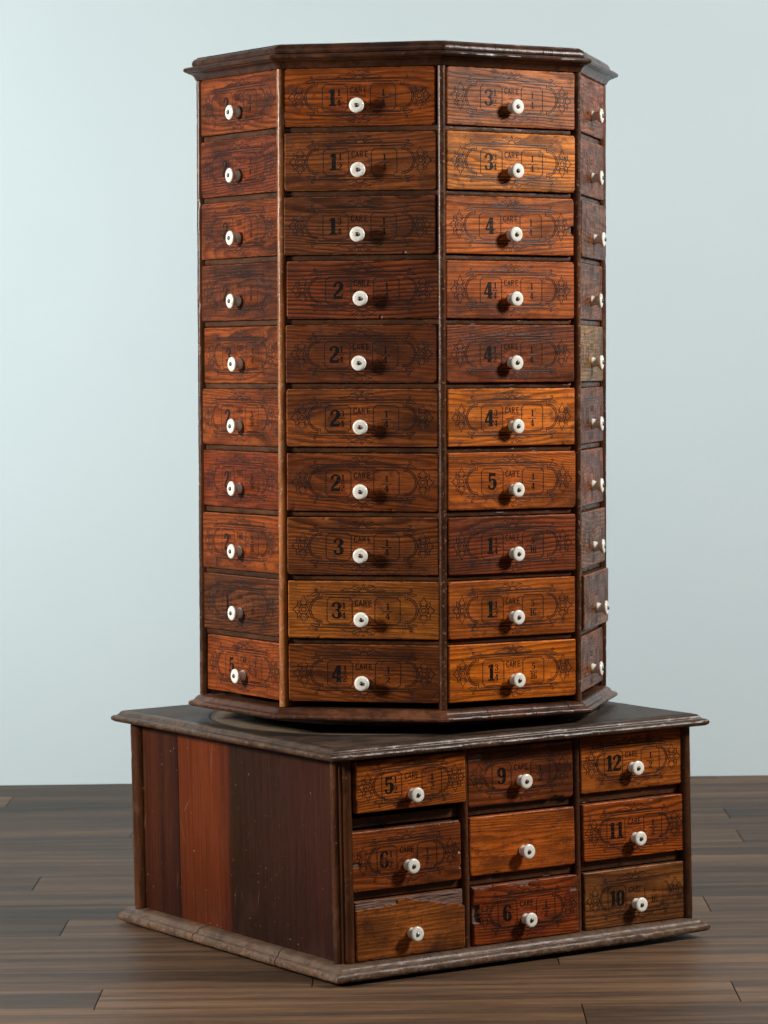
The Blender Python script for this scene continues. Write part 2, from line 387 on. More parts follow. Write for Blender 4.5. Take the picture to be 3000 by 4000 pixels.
def smooth_prof(pts, sub=2):
    out = []
    for i in range(len(pts)-1):
        a, b_ = pts[i], pts[i+1]
        for s in range(sub): q = s/sub; out.append(tuple(a[j]*(1-q)+b_[j]*q for j in range(3)))
    out.append(pts[-1]); return out

def box_geo(x0, x1, y0, y1, z0, z1, V, F):
    i = len(V)
    for x in (x0, x1):
        for y in (y0, y1):
            for z in (z0, z1): V.append((x, y, z))
    for f_ in [(0, 4, 5, 1), (2, 3, 7, 6), (0, 1, 3, 2), (4, 6, 7, 5), (1, 5, 7, 3), (0, 2, 6, 4)]: F.append(tuple(i+q for q in f_))

# ------------------------------------------------------------------ stamped lettering (strokes: x, y, half width; unit = cap height)
G = {
 '1': (.62, [[(.36, 0, .10), (.36, 1, .10)], [(.10, .04, .04), (.62, .04, .04)], [(.34, .95, .05), (.12, .84, .04)]]),
 '2': (.66, [[(.09, .68, .06), (.12, .84, .06), (.28, .96, .04), (.44, .95, .05), (.55, .80, .10), (.50, .60, .09), (.30, .38, .06), (.12, .20, .05), (.08, .06, .05)], [(.05, .07, .07), (.62, .07, .07)], [(.60, .05, .03), (.62, .26, .03)]]),
 '3': (.64, [[(.08, .72, .07), (.13, .90, .05), (.32, .97, .035), (.48, .88, .07), (.52, .74, .10), (.42, .57, .05), (.25, .53, .035)], [(.25, .53, .035), (.46, .45, .05), (.53, .26, .10), (.48, .10, .07), (.30, .03, .035), (.12, .10, .05), (.08, .28, .07)]]),
 '4': (.72, [[(.46, 0, .10), (.46, .99, .10)], [(.40, .95, .05), (.06, .32, .04)], [(.02, .27, .05), (.70, .27, .05)], [(.28, .035, .035), (.66, .035, .035)]]),
 '5': (.66, [[(.10, .93, .07), (.58, .93, .07)], [(.15, .97, .06), (.12, .50, .04)], [(.12, .50, .04), (.34, .62, .04), (.52, .50, .09), (.54, .28, .10), (.46, .10, .07), (.28, .03, .035), (.12, .10, .05), (.08, .26, .07)]]),
 '6': (.66, [[(.55, .76, .06), (.50, .92, .05), (.32, .97, .035), (.16, .84, .08), (.12, .5, .10), (.15, .18, .09), (.32, .03, .035), (.50, .14, .09), (.53, .32, .09), (.46, .50, .06), (.30, .56, .035), (.16, .44, .04)]]),
 '8': (.64, [[(.32, .97, .035), (.14, .86, .07), (.14, .66, .07), (.32, .53, .04), (.50, .40, .08), (.50, .14, .08), (.32, .03, .035), (.12, .14, .08), (.12, .40, .08), (.32, .53, .04), (.48, .66, .07), (.48, .86, .07), (.32, .97, .035)]]),
 '9': (.64, [[(.08, .22, .06), (.14, .08, .05), (.32, .03, .035), (.48, .16, .08), (.53, .5, .10), (.48, .84, .09), (.32, .97, .035), (.14, .86, .09), (.11, .68, .09), (.18, .50, .06), (.34, .44, .035), (.48, .56, .04)]]),
 '0': (.66, [[(.32, .97, .035), (.14, .84, .09), (.11, .5, .10), (.14, .16, .09), (.32, .03, .035), (.50, .16, .09), (.53, .5, .10), (.50, .84, .09), (.32, .97, .035)]]),
 'C': (.60, [[(.48, .74, .06), (.44, .92, .06), (.28, .96, .06), (.12, .82, .07), (.10, .5, .07), (.12, .18, .07), (.28, .04, .06), (.44, .08, .06), (.48, .26, .06)]]),
 'A': (.62, [[(.06, 0, .06), (.28, .98, .06)], [(.28, .98, .06), (.50, 0, .06)], [(.14, .30, .05), (.42, .30, .05)]]),
 'R': (.62, [[(.10, 0, .07), (.10, 1, .07)], [(.10, .95, .05), (.36, .93, .06), (.46, .76, .07), (.36, .56, .06), (.10, .53, .05)], [(.28, .53, .06), (.48, 0, .07)]]),
 'E': (.58, [[(.10, 0, .07), (.10, 1, .07)], [(.10, .94, .06), (.50, .94, .06)], [(.10, .51, .06), (.44, .51, .06)], [(.10, .06, .06), (.50, .06, .06)]]),
 'T': (.58, [[(.27, 0, .07), (.27, .95, .07)], [(.02, .95, .05), (.52, .95, .05)]]),
 'I': (.30, [[(.12, 0, .07), (.12, 1, .07)]]),
 "'": (.16, [[(.03, .86, .025), (.05, 1.06, .04)]]),
}
class Ink:
    def __init__(s, depth): s.V = []; s.F = []; s.MI = []; s.depth = depth
    def strip(s, pts, mi, h, tent=True, ok=None):
        """pts: (x, z, half width) polyline in the drawer face plane"""
        n = len(pts)
        if n < 2: return
        rows = []
        for i, (x, z, w) in enumerate(pts):
            a = pts[max(i-1, 0)]; c = pts[min(i+1, n-1)]
            if n > 2 and i == 0 and pts[0][:2] == pts[-1][:2]: a = pts[-2]
            if n > 2 and i == n-1 and pts[0][:2] == pts[-1][:2]: c = pts[1]
            dx, dz = c[0]-a[0], c[1]-a[1]; l = math.hypot(dx, dz) or 1
            nx, nz = -dz/l, dx/l
            b0 = len(s.V)
            for q, hh in ((-1, .00005), (0, h), (1, .00005)) if tent else ((-1, h), (0, h), (1, h)):
                X, Z = x+nx*w*q, z+nz*w*q
                s.V.append((X, -(s.depth(X, Z)+hh), Z))
            rows.append((b0, x, z))
        for i in range(n-1):
            if ok and not ok((rows[i][1]+rows[i+1][1])/2, (rows[i][2]+rows[i+1][2])/2): continue
            a, b_ = rows[i][0], rows[i+1][0]
            s.F += [(a, a+1, b_+1, b_), (a+1, a+2, b_+2, b_+1)]; s.MI += [mi, mi]
    def glyph(s, ch, x, z, hgt, sx=1., ok=None, fat=1.):
        adv, st = G[ch]
        for j, pl in enumerate(st):
            pts = [(x+p[0]*hgt*sx, z+p[1]*hgt, p[2]*hgt*fat) for p in pl]
            if len(pts) > 2: pts = curve(pts, 3)
            s.strip(pts, 2, .00012+j*.00003, False, ok)
        return adv*hgt*sx
    def text(s, tx, cx_, z, hgt, sx=1., ok=None, fat=1.):
        w = sum(G[c_][0]*hgt*sx for c_ in tx); x = cx_-w/2
        for c_ in tx: x += s.glyph(c_, x, z, hgt, sx, ok, fat)
def curve(p, n=3):
    out = []
    for i in range(len(p)-1):
        a = p[max(i-1, 0)]; b_ = p[i]; c = p[i+1]; d = p[min(i+2, len(p)-1)]
        for k in range(n):
            q = k/n
            out.append(tuple(.5*((2*b_[j])+(-a[j]+c[j])*q+(2*a[j]-5*b_[j]+4*c[j]-d[j])*q*q+(-a[j]+3*b_[j]-3*c[j]+d[j])*q**3) for j in range(3)))
    out.append(p[-1]); return out
def subd(p, step=.004):
    out = []
    for i in range(len(p)-1):
        a, b_ = p[i], p[i+1]; n = max(1, int(math.hypot(b_[0]-a[0], b_[1]-a[1])/step))
        for k in range(n): q = k/n; out.append((a[0]+(b_[0]-a[0])*q, a[1]+(b_[1]-a[1])*q))
    out.append(p[-1]); return out

def ornament(I, hw, ok):
    """engraved frame; hw = half width of the drawer in metres; drawn on the right half and mirrored"""
    L = .00074; H = .00016
    k = hw/.1065
    xr = .0845*min(1, k*1.0) if k > .95 else .0700      # rosette centre
    xb = .0515 if k > .95 else .0480                    # right edge of the number boxes
    xi = .0160 if k > .95 else .0165
    xa = xr-.0250                                       # arc centre / end of straight lines
    def both(pts, w=L, cv=False):
        if cv: pts = [q[:2] for q in curve([(a, b_, 0) for a, b_ in pts], 4)]
        else: pts = subd(pts)
        for sx in (1, -1): I.strip([(sx*a, b_, w) for a, b_ in pts], 1, H, True, ok)
    def quad(pts, w=L, cv=False):
        both(pts, w, cv); both([(a, -b_) for a, b_ in pts], w, cv)
    c = .0034; zt, zb_ = .0172, -.0192
    both([(xi+c, zt), (xb-c, zt), (xb-c*.9, zt-c*.6), (xb-.0006, zt-c*1.0), (xb, zt-c*1.2), (xb, zb_+c*1.2), (xb-.0006, zb_+c), (xb-c*.9, zb_+c*.6), (xb-c, zb_), (xi+c, zb_), (xi+c*.9, zb_+c*.6), (xi+.0006, zb_+c), (xi, zb_+c*1.2), (xi, zt-c*1.2), (xi+.0006, zt-c), (xi+c*.9, zt-c*.6), (xi+c, zt)])
    # long double lines
    quad([(0, .0243), (xa+.001, .0243)], L*1.15); quad([(0, .0210), (xa-.001, .0210), (xa-.001, .0172)])
    # scroll finials
    quad([(xa+.001, .0243), (xa+.005, .0246), (xa+.0085, .0262), (xa+.0085, .0285), (xa+.006, .0286), (xa+.0055, .0272)], L, True)
    quad([(xa+.002, .0215), (xa+.008, .0236), (xa+.012, .0225), (xa+.0165, .0203), (xa+.0115, .0195), (xa+.008, .0205), (xa+.002, .0200)])
    # arcs
    for ra, rb in ((.0175, .0176), (.0150, .0152)):
        pts = [(xa+.0008+math.cos(th)*ra*.93, math.sin(th)*rb) for th in [PI/2-i*PI/24 for i in range(25)]]
        both(pts, L*1.1)
    both([(xa-.001, .0172), (xa-.001, .0150), (xa+.0008, .0150)]); both([(xa-.001, -.0172), (xa-.001, -.0150), (xa+.0008, -.0150)])
    # rosette
    for rr in (.0064, .0034):
        both([(xr+math.cos(i*PI/10)*rr, math.sin(i*PI/10)*rr) for i in range(21)], L*1.05)
    quad([(xr-.0028, .0068), (xr-.0056, .0132), (xr-.0030, .0126), (xr, .0196), (xr+.0030, .0126), (xr+.0056, .0132), (xr+.0028, .0068)])
    quad([(xr+.0040, .0058), (xr+.0090, .0128), (xr+.0090, .0060), (xr+.0155, 0)])
    quad([(xr+.0062, .0028), (xr+.0090, .0060)]); 
    quad([(xr-.0040, .0062), (xr-.0078, .0105)])
    # sunburst
    z0 = .0243
    quad([(0, z0+.0052), (.0030, z0+.0046), (.0050, z0+.0026), (.0056, z0+.0004)], L, True)
    quad([(.0062, z0+.0010), (.0180, z0+.0016), (.0330, z0+.0022), (.0250, z0+.0048), (.0210, z0+.0043), (.0180, z0+.0056), (.0062, z0+.0022)], L*.8)
    quad([(.0045, z0+.0040), (.0140, z0+.0098), (.0168, z0+.0070), (.0085, z0+.0104), (.0060, z0+.0075), (.0030, z0+.0052)], L*.8)
    quad([(0, z0+.0050), (.0022, z0+.0082), (0, z0+.0118)], L*.8)

def make_front(name, hw, hh, thick, parent, big='', fr='', word='', small='', seed=0, chips=None, plain=False, body=0.):
    """drawer front (face towards -y of its own frame, origin at the centre of the face plane)"""
    rg = random.Random(seed); V, F, MI = [], [], []
    nx, nz = (72, 26) if not chips else (110, 46)
    so = Vector((rg.uniform(0, 50), rg.uniform(0, 50), 3))
    corner = [rg.random()*.0035 for _ in range(4)]
    small_chips = [(rg.uniform(-hw, hw), rg.choice((-1, 1)), rg.uniform(.002, .007), rg.uniform(.0006, .0016)) for _ in range(rg.randint(0, 3))]
    def depth(x, z):
        e = min(hw-abs(x), hh-abs(z)); d = 0
        if e < .0016: d -= (.0016-max(e, 0))**2/.0016*.75
        cx_ = hw-abs(x); cz = hh-abs(z); q = corner[(x > 0)+2*(z > 0)]+.0015
        if cx_+cz < q: d -= (q-cx_-cz)*.8
        d += noise.noise(Vector((x*14, z*25, 0))+so)*.0004
        for (px, s, w, a) in small_chips:
            if abs(x-px) < w and hh-s*z < a*1.5: d -= a*(1-abs(x-px)/w)
        if chips: d -= chips(x, z)
        return d
    xs = [-hw+2*hw*(.5-.5*math.cos(PI*i/nx))*.15+2*hw*(i/nx)*.85 for i in range(nx+1)]
    zs = [-hh+2*hh*(.5-.5*math.cos(PI*i/nz))*.35+2*hh*(i/nz)*.65 for i in range(nz+1)]
    # add tight arris lines
    xs = sorted(set([-hw, -hw+.0005, -hw+.0012]+[x for x in xs if abs(x) < hw-.0016]+[hw-.0012, hw-.0005, hw]))
    zs = sorted(set([-hh, -hh+.0005, -hh+.0012]+[z for z in zs if abs(z) < hh-.0016]+[hh-.0012, hh-.0005, hh]))
    NX, NZ = len(xs), len(zs)
    for z in zs:
        for x in xs: V.append((x, -depth(x, z), z))
    for j in range(NZ-1):
        for i in range(NX-1):
            a = j*NX+i; F.append((a, a+1, a+NX+1, a+NX))
            xm, zm = (xs[i]+xs[i+1])/2, (zs[j]+zs[j+1])/2
            MI.append(3 if chips and chips(xm, zm) > .0006 else 0)
    # edge walls back to the thickness
    def wall_(ids):
        b0 = len(V)
        for i_ in ids: x, y, z = V[i_]; V.append((x, thick, z))
        for q in range(len(ids)-1): F.append((ids[q], b0+q, b0+q+1, ids[q+1])); MI.append(4)
    top = [(NZ-1)*NX+i for i in range(NX)]; bot = [i for i in reversed(range(NX))]
    lef = [j*NX for j in range(NZ)]; rig = [j*NX+NX-1 for j in reversed(range(NZ))]
    for ids in (top, bot, lef, rig): wall_(ids)
    n0 = len(F)
    box_geo(-hw+.006, hw-.006, thick-.001, thick+.05+body, -hh+.004, hh-.012, V, F); MI += [4]*(len(F)-n0)
    if not plain:
        ok = (lambda x, z: not (chips and chips(x, z) > .0004) and abs(x) < hw-.001 and abs(z) < hh-.001)
        I = Ink(depth)
        ornament(I, hw, ok)
        xl = -.0340 if hw > .1 else -.0325; xrr = .0340 if hw > .1 else .0325
        if big:
            bw = sum(G[c_][0] for c_ in big)*.0220*.92
            if fr:
                I.text(big, xl-.0040, -.0118, .0225, .94, ok, 1.3)
                a_, b_ = fr; fx = xl-.0040+bw/2+.0036
                I.text(a_, fx, .0016, .0088, .95, ok, 1.1); I.text(b_, fx, -.0120, .0088, .95, ok, 1.1)
                I.strip([(fx-.0040, -.0010, .0005), (fx+.0040, -.0010, .0005)], 2, .0001, False, ok)
            else: I.text(big, xl, -.0118, .0225, .94, ok, 1.3)
        if small:
            a_, b_ = small
            I.text(a_, xrr, .0006, .0090, 1., ok, 1.1); I.text(b_, xrr, -.0126, .0090, 1., ok, 1.1)
            I.strip(subd([(xrr-.0068, -.0020), (xrr+.0068, -.0020)]), 2, .0001, False, ok) if False else I.strip([(xrr-.0068, -.0020, .00062), (xrr+.0068, -.0020, .00062)], 2, .0002, True, ok)
        if word: I.text(word, 0, .0054, .0082, 1.16, ok, 1.12)
        b0 = len(V); V += I.V; F += [tuple(q+b0 for q in f_) for f_ in I.F]; MI += I.MI
    nb = NX*NZ
    A = [1. if i < nb and min(hw-abs(v[0]), hh-abs(v[2])) < .0009 else 0. for i, v in enumerate(V)]  # marks the arris for wear and its painted highlight
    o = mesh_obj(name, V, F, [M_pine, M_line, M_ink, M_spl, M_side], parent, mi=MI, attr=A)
    return o

def lathe(prof, n, V, F, c=(0, 0)):
    b0 = len(V); M = len(prof)
    for i in range(n):
        a = 2*PI*i/n
        for (rr, y) in prof: V.append((c[0]+math.cos(a)*rr, -y, c[1]+math.sin(a)*rr))
    for i in range(n):
        j = (i+1) % n
        for q in range(M-1): F.append((b0+i*M+q, b0+i*M+q+1, b0+j*M+q+1, b0+j*M+q))
def knob_meshes():
    V, F = [], []
    pr = [(.0001, 0), (.0072, 0), (.0076, .0008), (.0075, .0020), (.0067, .0042), (.0060, .0066), (.0062, .0086), (.0076, .0104), (.0095, .0117), (.0103, .0129), (.0104, .0141), (.0099, .0152), (.0088, .0159), (.0060, .0162), (.0030, .0160), (.0001, .0160)]
    lathe(pr, 32, V, F)
    o = mesh_obj('knob', V, F, [M_porc], smooth=True)
    V2, F2 = [], []
    # domed head in two halves with the slot between them
    for s in (1, -1):
        b0 = len(V2); rows = 6; cols = 12
        for i in range(rows+1):
            ph = i/rows*PI/2
            for j in range(cols+1):
                th = j/cols*PI
                x = math.cos(th)*.0030*math.cos(ph); z = s*(.00035+math.sin(th)*.0027*math.cos(ph)); y = .0160+.0022*math.sin(ph)
                V2.append((x, -y, z))
        for i in range(rows):
            for j in range(cols):
                a = b0+i*(cols+1)+j; F2.append((a, a+1, a+cols+2, a+cols+1))
        F2.append(tuple(b0+i*(cols+1) for i in range(rows+1))+tuple(b0+i*(cols+1)+cols for i in reversed(range(rows+1))))
    lathe([(.0001, .0164), (.0029, .0164), (.0029, .0150)], 16, V2, F2)
    s = mesh_obj('screw', V2, F2, [M_iron])
    for ob in (o, s): smooth_angle(ob, 60)
    mk, ms = o.data, s.data
    bpy.data.objects.remove(o); bpy.data.objects.remove(s)
    return mk, ms
MK, MS = knob_meshes()
MS2 = MS.copy(); MS2.materials.clear(); MS2.materials.append(M_steel)
krand = random.Random(11)
def add_knob(drawer, x=0, z=-.0125, steel=False):
    k = bpy.data.objects.new('knob', MK); COL.objects.link(k); k.parent = drawer; k.location = (x, 0, z); k.rotation_euler = (krand.uniform(-.03, .03), krand.uniform(0, 6), krand.uniform(-.03, .03))
    s = bpy.data.objects.new('screw', MS2 if steel else MS); COL.objects.link(s); s.parent = drawer; s.location = (x, 0, z); s.rotation_euler = (0, krand.uniform(0, 3.1), 0)

# ------------------------------------------------------------------ revolving octagonal cabinet
RV = .30; AP = RV*math.cos(PI/8); OCT = -0.2165
ZB, ZT = .3519, 1.2297
cab = empty('octagonal_cabinet', (0, 0, 0))
setp(cab, label='tall octagonal cabinet with ten rows of stamped drawers, standing on the square base', category='cabinet')
# slight lean of the swivelling body on its base
tx, ty, zp = .0136, .0102, .33
cab.matrix_world = Matrix.Translation((0, 0, zp)) @ Matrix(((1, 0, ty, 0), (0, 1, tx, 0), (-ty, -tx, 1, 0), (0, 0, 0, 1))).to_quaternion().to_matrix().to_4x4() @ Matrix.Translation((0, 0, -zp))
DIR8 = [Vector((math.cos(OCT-PI/2+(k-1.5)*PI/4), math.sin(OCT-PI/2+(k-1.5)*PI/4))) for k in range(8)]

# carcass core
V = [(d.x*(RV-.075), d.y*(RV-.075), z) for z in (ZB+.001, ZT-.001) for d in DIR8]
F = [(i, (i+1) % 8, 8+(i+1) % 8, 8+i) for i in range(8)]+[tuple(range(8, 16)), tuple(reversed(range(8)))]
mesh_obj('carcass', V, F, [M_core], cab)

P_corn = smooth_prof([(.290, ZT-.0006, 0), (.2985, ZT, .1), (.3010, ZT+.0006, .3), (.3025, ZT+.0040, .1), (.3055, ZT+.0075, .05), (.3100, ZT+.0098, .1), (.3125, ZT+.0102, .4), (.3128, ZT+.0113, 0), (.3155, ZT+.0116, .2), (.3182, ZT+.0130, .5), (.3190, ZT+.0150, .6), (.3178, ZT+.0176, .4), (.3140, ZT+.0190, .2), (.3040, ZT+.0194, 0), (.28, ZT+.0196, 0)])
sweep('cornice_moulding', P_corn, DIR8, M_corn, cab, n=60, jit=.0007)
P_top = smooth_prof([(.28, ZT+.0198, 0), (.3045, ZT+.0202, .3), (.3060, ZT+.0212, .4), (.3065, ZT+.0240, .3), (.3052, ZT+.0280, .15), (.3022, ZT+.0308, .2), (.2990, ZT+.0318, .1), (.2985, ZT+.0330, .3), (.2950, ZT+.0338, .2), (.05, ZT+.0339, 0)])
sweep('top_board', P_top, DIR8, M_corn, cab, n=60, jit=.0007, cracks={2: [.37, .71], 3: [.02]})
P_pl = smooth_prof([(.28, .3346, 0), (.3085, .3347, .2), (.3130, .3356, .6), (.3165, .3376, .9), (.3172, .3400, .9), (.3160, .3422, .7), (.3125, .3436, .3), (.3098, .3440, 0), (.3092, .3447, 0), (.3078, .3455, .4), (.3062, .3480, .3), (.3030, .3505, .2), (.2985, .3516, .1), (.28, .3518, 0)])
sweep('plinth_moulding', P_pl, DIR8, M_plin, cab, n=60, jit=.0008, cracks={0: [.23], 2: [.30, .62, .88], 3: [.35]})
V, F = [], []; b0 = 0
prof = [(.0001, -.3215), (.225, -.3215), (.232, -.3235), (.232, -.3325), (.228, -.3344), (.0001, -.3344)]
V = []; M_ = len(prof); n_ = 72
for i in range(n_):
    a = 2*PI*i/n_
    for (rr, z) in prof: V.append((math.cos(a)*rr, math.sin(a)*rr, -z))
F = [(i*M_+q, ((i+1) % n_)*M_+q, ((i+1) % n_)*M_+q+1, i*M_+q+1) for i in range(n_) for q in range(M_-1)]
o = mesh_obj('swivel_plate', V, F, [M_rail], cab); smooth_angle(o, 30)

# corner posts: rounded bead on each vertex, running back into the carcass
def post_mesh(hw, r_, z0, z1, depth, seed, bead=True):
    """bead facing +x at x=0, body to -depth"""
    V, F, A = [], [], []; nz = 110
    sec = [(-depth, -hw*.8, 0), (-.004, -hw*.8, 0), (-.004, -r_, .1)]
    for i in range(9):
        a = -PI/2+PI*i/8; sec.append((math.cos(a)*r_*.95, math.sin(a)*r_, .35+.4*abs(math.cos(a))))
    sec += [(-.004, r_, .1), (-.004, hw*.8, 0), (-depth, hw*.8, 0)]
    M = len(sec)
    for k in range(nz+1):
        z = z0+(z1-z0)*k/nz
        for (x, y, w) in sec:
            q = noise.noise(Vector((y*200+seed*9, x*100, z*22)))*.0004+noise.noise(Vector((y*150+seed*5, 1, z*120)))*.00035
            dn = noise.noise(Vector((y*120+seed*3, 4, z*60)))
            if w > .2 and dn > .45: q -= (dn-.45)*.006
            V.append((x+(q if w else 0), y, z)); A.append(w)
    for k in range(nz):
        for j in range(M-1): F.append((k*M+j, k*M+j+1, (k+1)*M+j+1, (k+1)*M+j))
        F.append((k*M+M-1, k*M, (k+1)*M, (k+1)*M+M-1))
    F.append(tuple(range(M))); F.append(tuple(nz*M+j for j in reversed(range(M))))
    return V, F, A
for k in range(8):
    V, F, A = post_mesh(.0044, .0054, ZB+.0004, ZT-.0004, .045, k)
    o = mesh_obj('corner_post', V, F, [M_post_lit if k == 1 else (M_post if k != 0 else M_post)], cab, attr=A); smooth_angle(o, 50)  # one post takes the copy with painted-in light
    d = DIR8[k]; o.location = (d.x*(RV-.0050), d.y*(RV-.0050), 0); o.rotation_euler = (0, 0, math.atan2(d.y, d.x))

def rail_geo(x0, x1, y, z0, z1, depth, seed, n=50):
    V, F, A = [], [], []
    h = z1-z0
    sec = [(depth, z0, 0), (.0008, z0, .1), (0, z0+.0009, .5), (-.0003, z0+h*.5, .05), (0, z1-.0009, .6), (.0008, z1, .2), (depth, z1, 0)]
    M = len(sec)
    for i in range(n+1):
        x = x0+(x1-x0)*i/n
        for (yy, zz, w) in sec:
            q = noise.noise(Vector((x*30, seed*7.3, zz*40)))*.0005
            dn = noise.noise(Vector((x*90, seed*3.1, 2 if zz > (z0+z1)/2 else 5)))
            if w > .4 and dn > .3: q += (dn-.3)*.004
            V.append((x, y+yy+(q if yy < .01 else 0), zz)); A.append(w)
    for i in range(n):
        for j in range(M-1): F.append((i*M+j, (i+1)*M+j, (i+1)*M+j+1, i*M+j+1))
        F.append((i*M+M-1, (i+1)*M+M-1, (i+1)*M, i*M))
    return V, F, A

ROWH = (ZT-ZB)/10; DH = .0788
HW = .1065
H2 = ('1', '2'); Q1 = ('1', '4'); Q3 = ('3', '4'); S5 = ('5', '16'); S3 = ('3', '16')
# per visible face: (big, fraction, word, small, tint sRGB, stamping strength, offset out mm, offset x mm, tilt)
TR = 'TIRE'; CR = "CAR'E"
FACES = {
 0: [('2', '', TR, Q1, (128, 60, 38), .6, 0, 0, 0), ('2', Q1, TR, Q1, (120, 54, 40), .5, 0, 0, 0), ('2', H2, TR, Q1, (126, 58, 36), .5, 0, 0, 0),
     ('2', Q3, TR, Q1, (104, 50, 36), .35, 0, 0, 0), ('3', '', TR, Q1, (140, 66, 34), .6, -1, 2, 0), ('2', '', TR, S5, (138, 64, 34), .65, 0, 0, 0),
     ('2', Q1, TR, S5, (118, 48, 28), .7, 0, 0, .006), ('2', H2, TR, S5, (142, 66, 34), .55, .5, 0, 0), ('1', H2, TR, S3, (98, 52, 38), .4, 0, 0, 0), ('5', '', 'CAR', H2, (144, 66, 34), .7, -2, 4, 0)],
 1: [('1', Q1, CR, Q1, (138, 64, 22), .65, 0, -1.5, 0), ('1', H2, CR, Q1, (122, 64, 40), .85, 1, 0, 0), ('1', Q3, CR, Q1, (94, 50, 38), .6, 1, -1.5, 0),
     ('2', '', CR, Q1, (106, 50, 36), .95, 1, 2, 0), ('2', Q1, CR, Q1, (98, 48, 34), .8, 1, 0, 0), ('2', Q3, CR, Q1, (128, 66, 40), .9, 1, 1, 0),
     ('2', H2, CR, Q1, (116, 56, 32), .95, 1, 1, 0), ('3', '', CR, Q1, (112, 58, 36), .75, 1, 1, 0), ('3', Q1, CR, Q1, (148, 82, 40), .9, 2, 2.5, 0), ('4', H2, "CAR'E", H2, (112, 56, 28), .8, 1, 2.5, 0)],
 2: [('3', H2, CR, Q1, (176, 104, 66), .75, 1, 0, .004), ('3', Q3, CR, Q1, (196, 118, 52), .85, 1.5, 0, 0), ('4', '', CR, Q1, (178, 96, 50), .7, 1, -2, 0),
     ('4', Q1, CR, Q1, (160, 84, 48), .75, 1, -1, 0), ('4', H2, CR, Q1, (122, 62, 40), .65, 1, -1, 0), ('4', Q3, CR, Q1, (188, 104, 44), .85, 1.5, 0, 0),
     ('5', '', CR, Q1, (170, 88, 36), .85, 1, .5, 0), ('1', Q1, CR, S5, (114, 56, 38), .85, 1, .5, 0), ('1', H2, CR, S5, (156, 82, 34), .85, 1, 0, 0), ('1', Q3, CR, S5, (182, 96, 26), .85, 1.5, 1, 0)],
 3: [('2', '', CR, S5, (108, 56, 34), .5, 0, 0, 0), ('2', Q1, CR, S5, (98, 54, 36), .4, 0, 0, 0), ('2', H2, CR, S5, (84, 48, 32), .35, 3, 1, 0),
     ('2', Q3, CR, S5, (92, 52, 34), .4, -1, 0, 0), ('3', '', CR, S5, (112, 84, 54), .35, 0, 0, 0), ('3', H2, CR, S5, (90, 48, 32), .45, 0, 0, 0),
     ('4', '', CR, S5, (96, 50, 32), .4, 0, 0, 0), ('4', H2, CR, S5, (94, 56, 38), .4, 2, 1, 0), ('5', '', CR, S5, (86, 50, 36), .4, 6.5, 1.5, 0), ('6', '', CR, S5, (92, 52, 34), .4, -1, 0, 0)],
}
plain_mesh = None
DRAW_GAIN = .85
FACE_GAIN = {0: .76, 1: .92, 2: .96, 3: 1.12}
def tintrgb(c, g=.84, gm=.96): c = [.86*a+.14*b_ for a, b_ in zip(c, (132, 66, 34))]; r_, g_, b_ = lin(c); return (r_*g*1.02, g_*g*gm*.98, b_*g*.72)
LBL = {(0, 9): 'drawer stamped 5 set back in its opening', (2, 2): 'drawer stamped 4 with a broken right edge', (3, 4): 'greyish olive unvarnished drawer front', (3, 8): 'dark drawer pulled out past its neighbours',
       (1, 0): 'drawer stamped 1 1/4 with bold dark orange grain', (1, 3): 'drawer stamped 2 with crisp engraved frame', (2, 1): 'bright orange drawer stamped 3 3/4', (2, 5): 'bright orange drawer stamped 4 3/4'}
def chip_r3(x, z):      # bite out of the right edge
    a = (x-(HW-.001)); b_ = (z+.004); q = 1-(abs(a)/.016+abs(b_-noise.noise(Vector((x*300, 1, 0)))*.0015)/.006)
    return .006 if q > 0 else 0.
for k in range(8):
    a = OCT-PI/2+(k-1)*PI/4; nrm = Vector((math.cos(a), math.sin(a), 0)); tan = Vector((-math.sin(a), math.cos(a), 0))
    rotz = a+PI/2
    for i in range(10):
        zc = ZT-.0004-ROWH*i-DH/2
        if k in FACES:
            big, fr, word, small, tint, al, ow, ox, tl = FACES[k][i]
            o = make_front('drawer', HW-(.0015 if k in (0,) and i in (4, 9) else 0), DH/2, .014, cab, big, fr, word, small, seed=k*20+i, chips=chip_r3 if (k, i) == (2, 2) else None)
            if (k, i) in LBL: o['label'] = LBL[(k, i)]
        else:
            if plain_mesh is None:
                o = make_front('drawer', HW, DH/2, .014, cab, '', '', CR, Q1, seed=77); plain_mesh = o.data
            else:
                o = bpy.data.objects.new('drawer', plain_mesh); COL.objects.link(o); o.parent = cab
            tint, al, ow, ox, tl = random.choice([(120, 60, 36), (150, 78, 36), (90, 48, 38)]), .6, 0, 0, 0
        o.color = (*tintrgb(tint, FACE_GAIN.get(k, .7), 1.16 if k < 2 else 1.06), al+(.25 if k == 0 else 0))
        rg = random.Random(k*31+i)
        o.location = nrm*(AP-.0022+ow*.001)+tan*(ox*.001+rg.uniform(-.0004, .0004))+Vector((0, 0, zc+rg.uniform(-.0004, .0004)))
        o.rotation_euler = (rg.uniform(-.006, .006), tl+rg.uniform(-.0025, .0025), rotz+rg.uniform(-.006, .006))
        add_knob(o)
        if i < 9:
            z1 = ZT-ROWH*(i+1)-.0004+.0001; z0 = z1-.0+0; zt_ = ZT-.0004-ROWH*i-DH-.0005; zb_ = ZT-.0004-ROWH*(i+1)+.0008
            V, F, A = rail_geo(-.1085, .1085, .0, zb_, zt_, .04, k*10+i)
            ro = mesh_obj('rail', V, F, [M_rail], cab, attr=A); ro.location = nrm*(AP-.0075); ro.rotation_euler = (0, 0, rotz); smooth_angle(ro, 22)

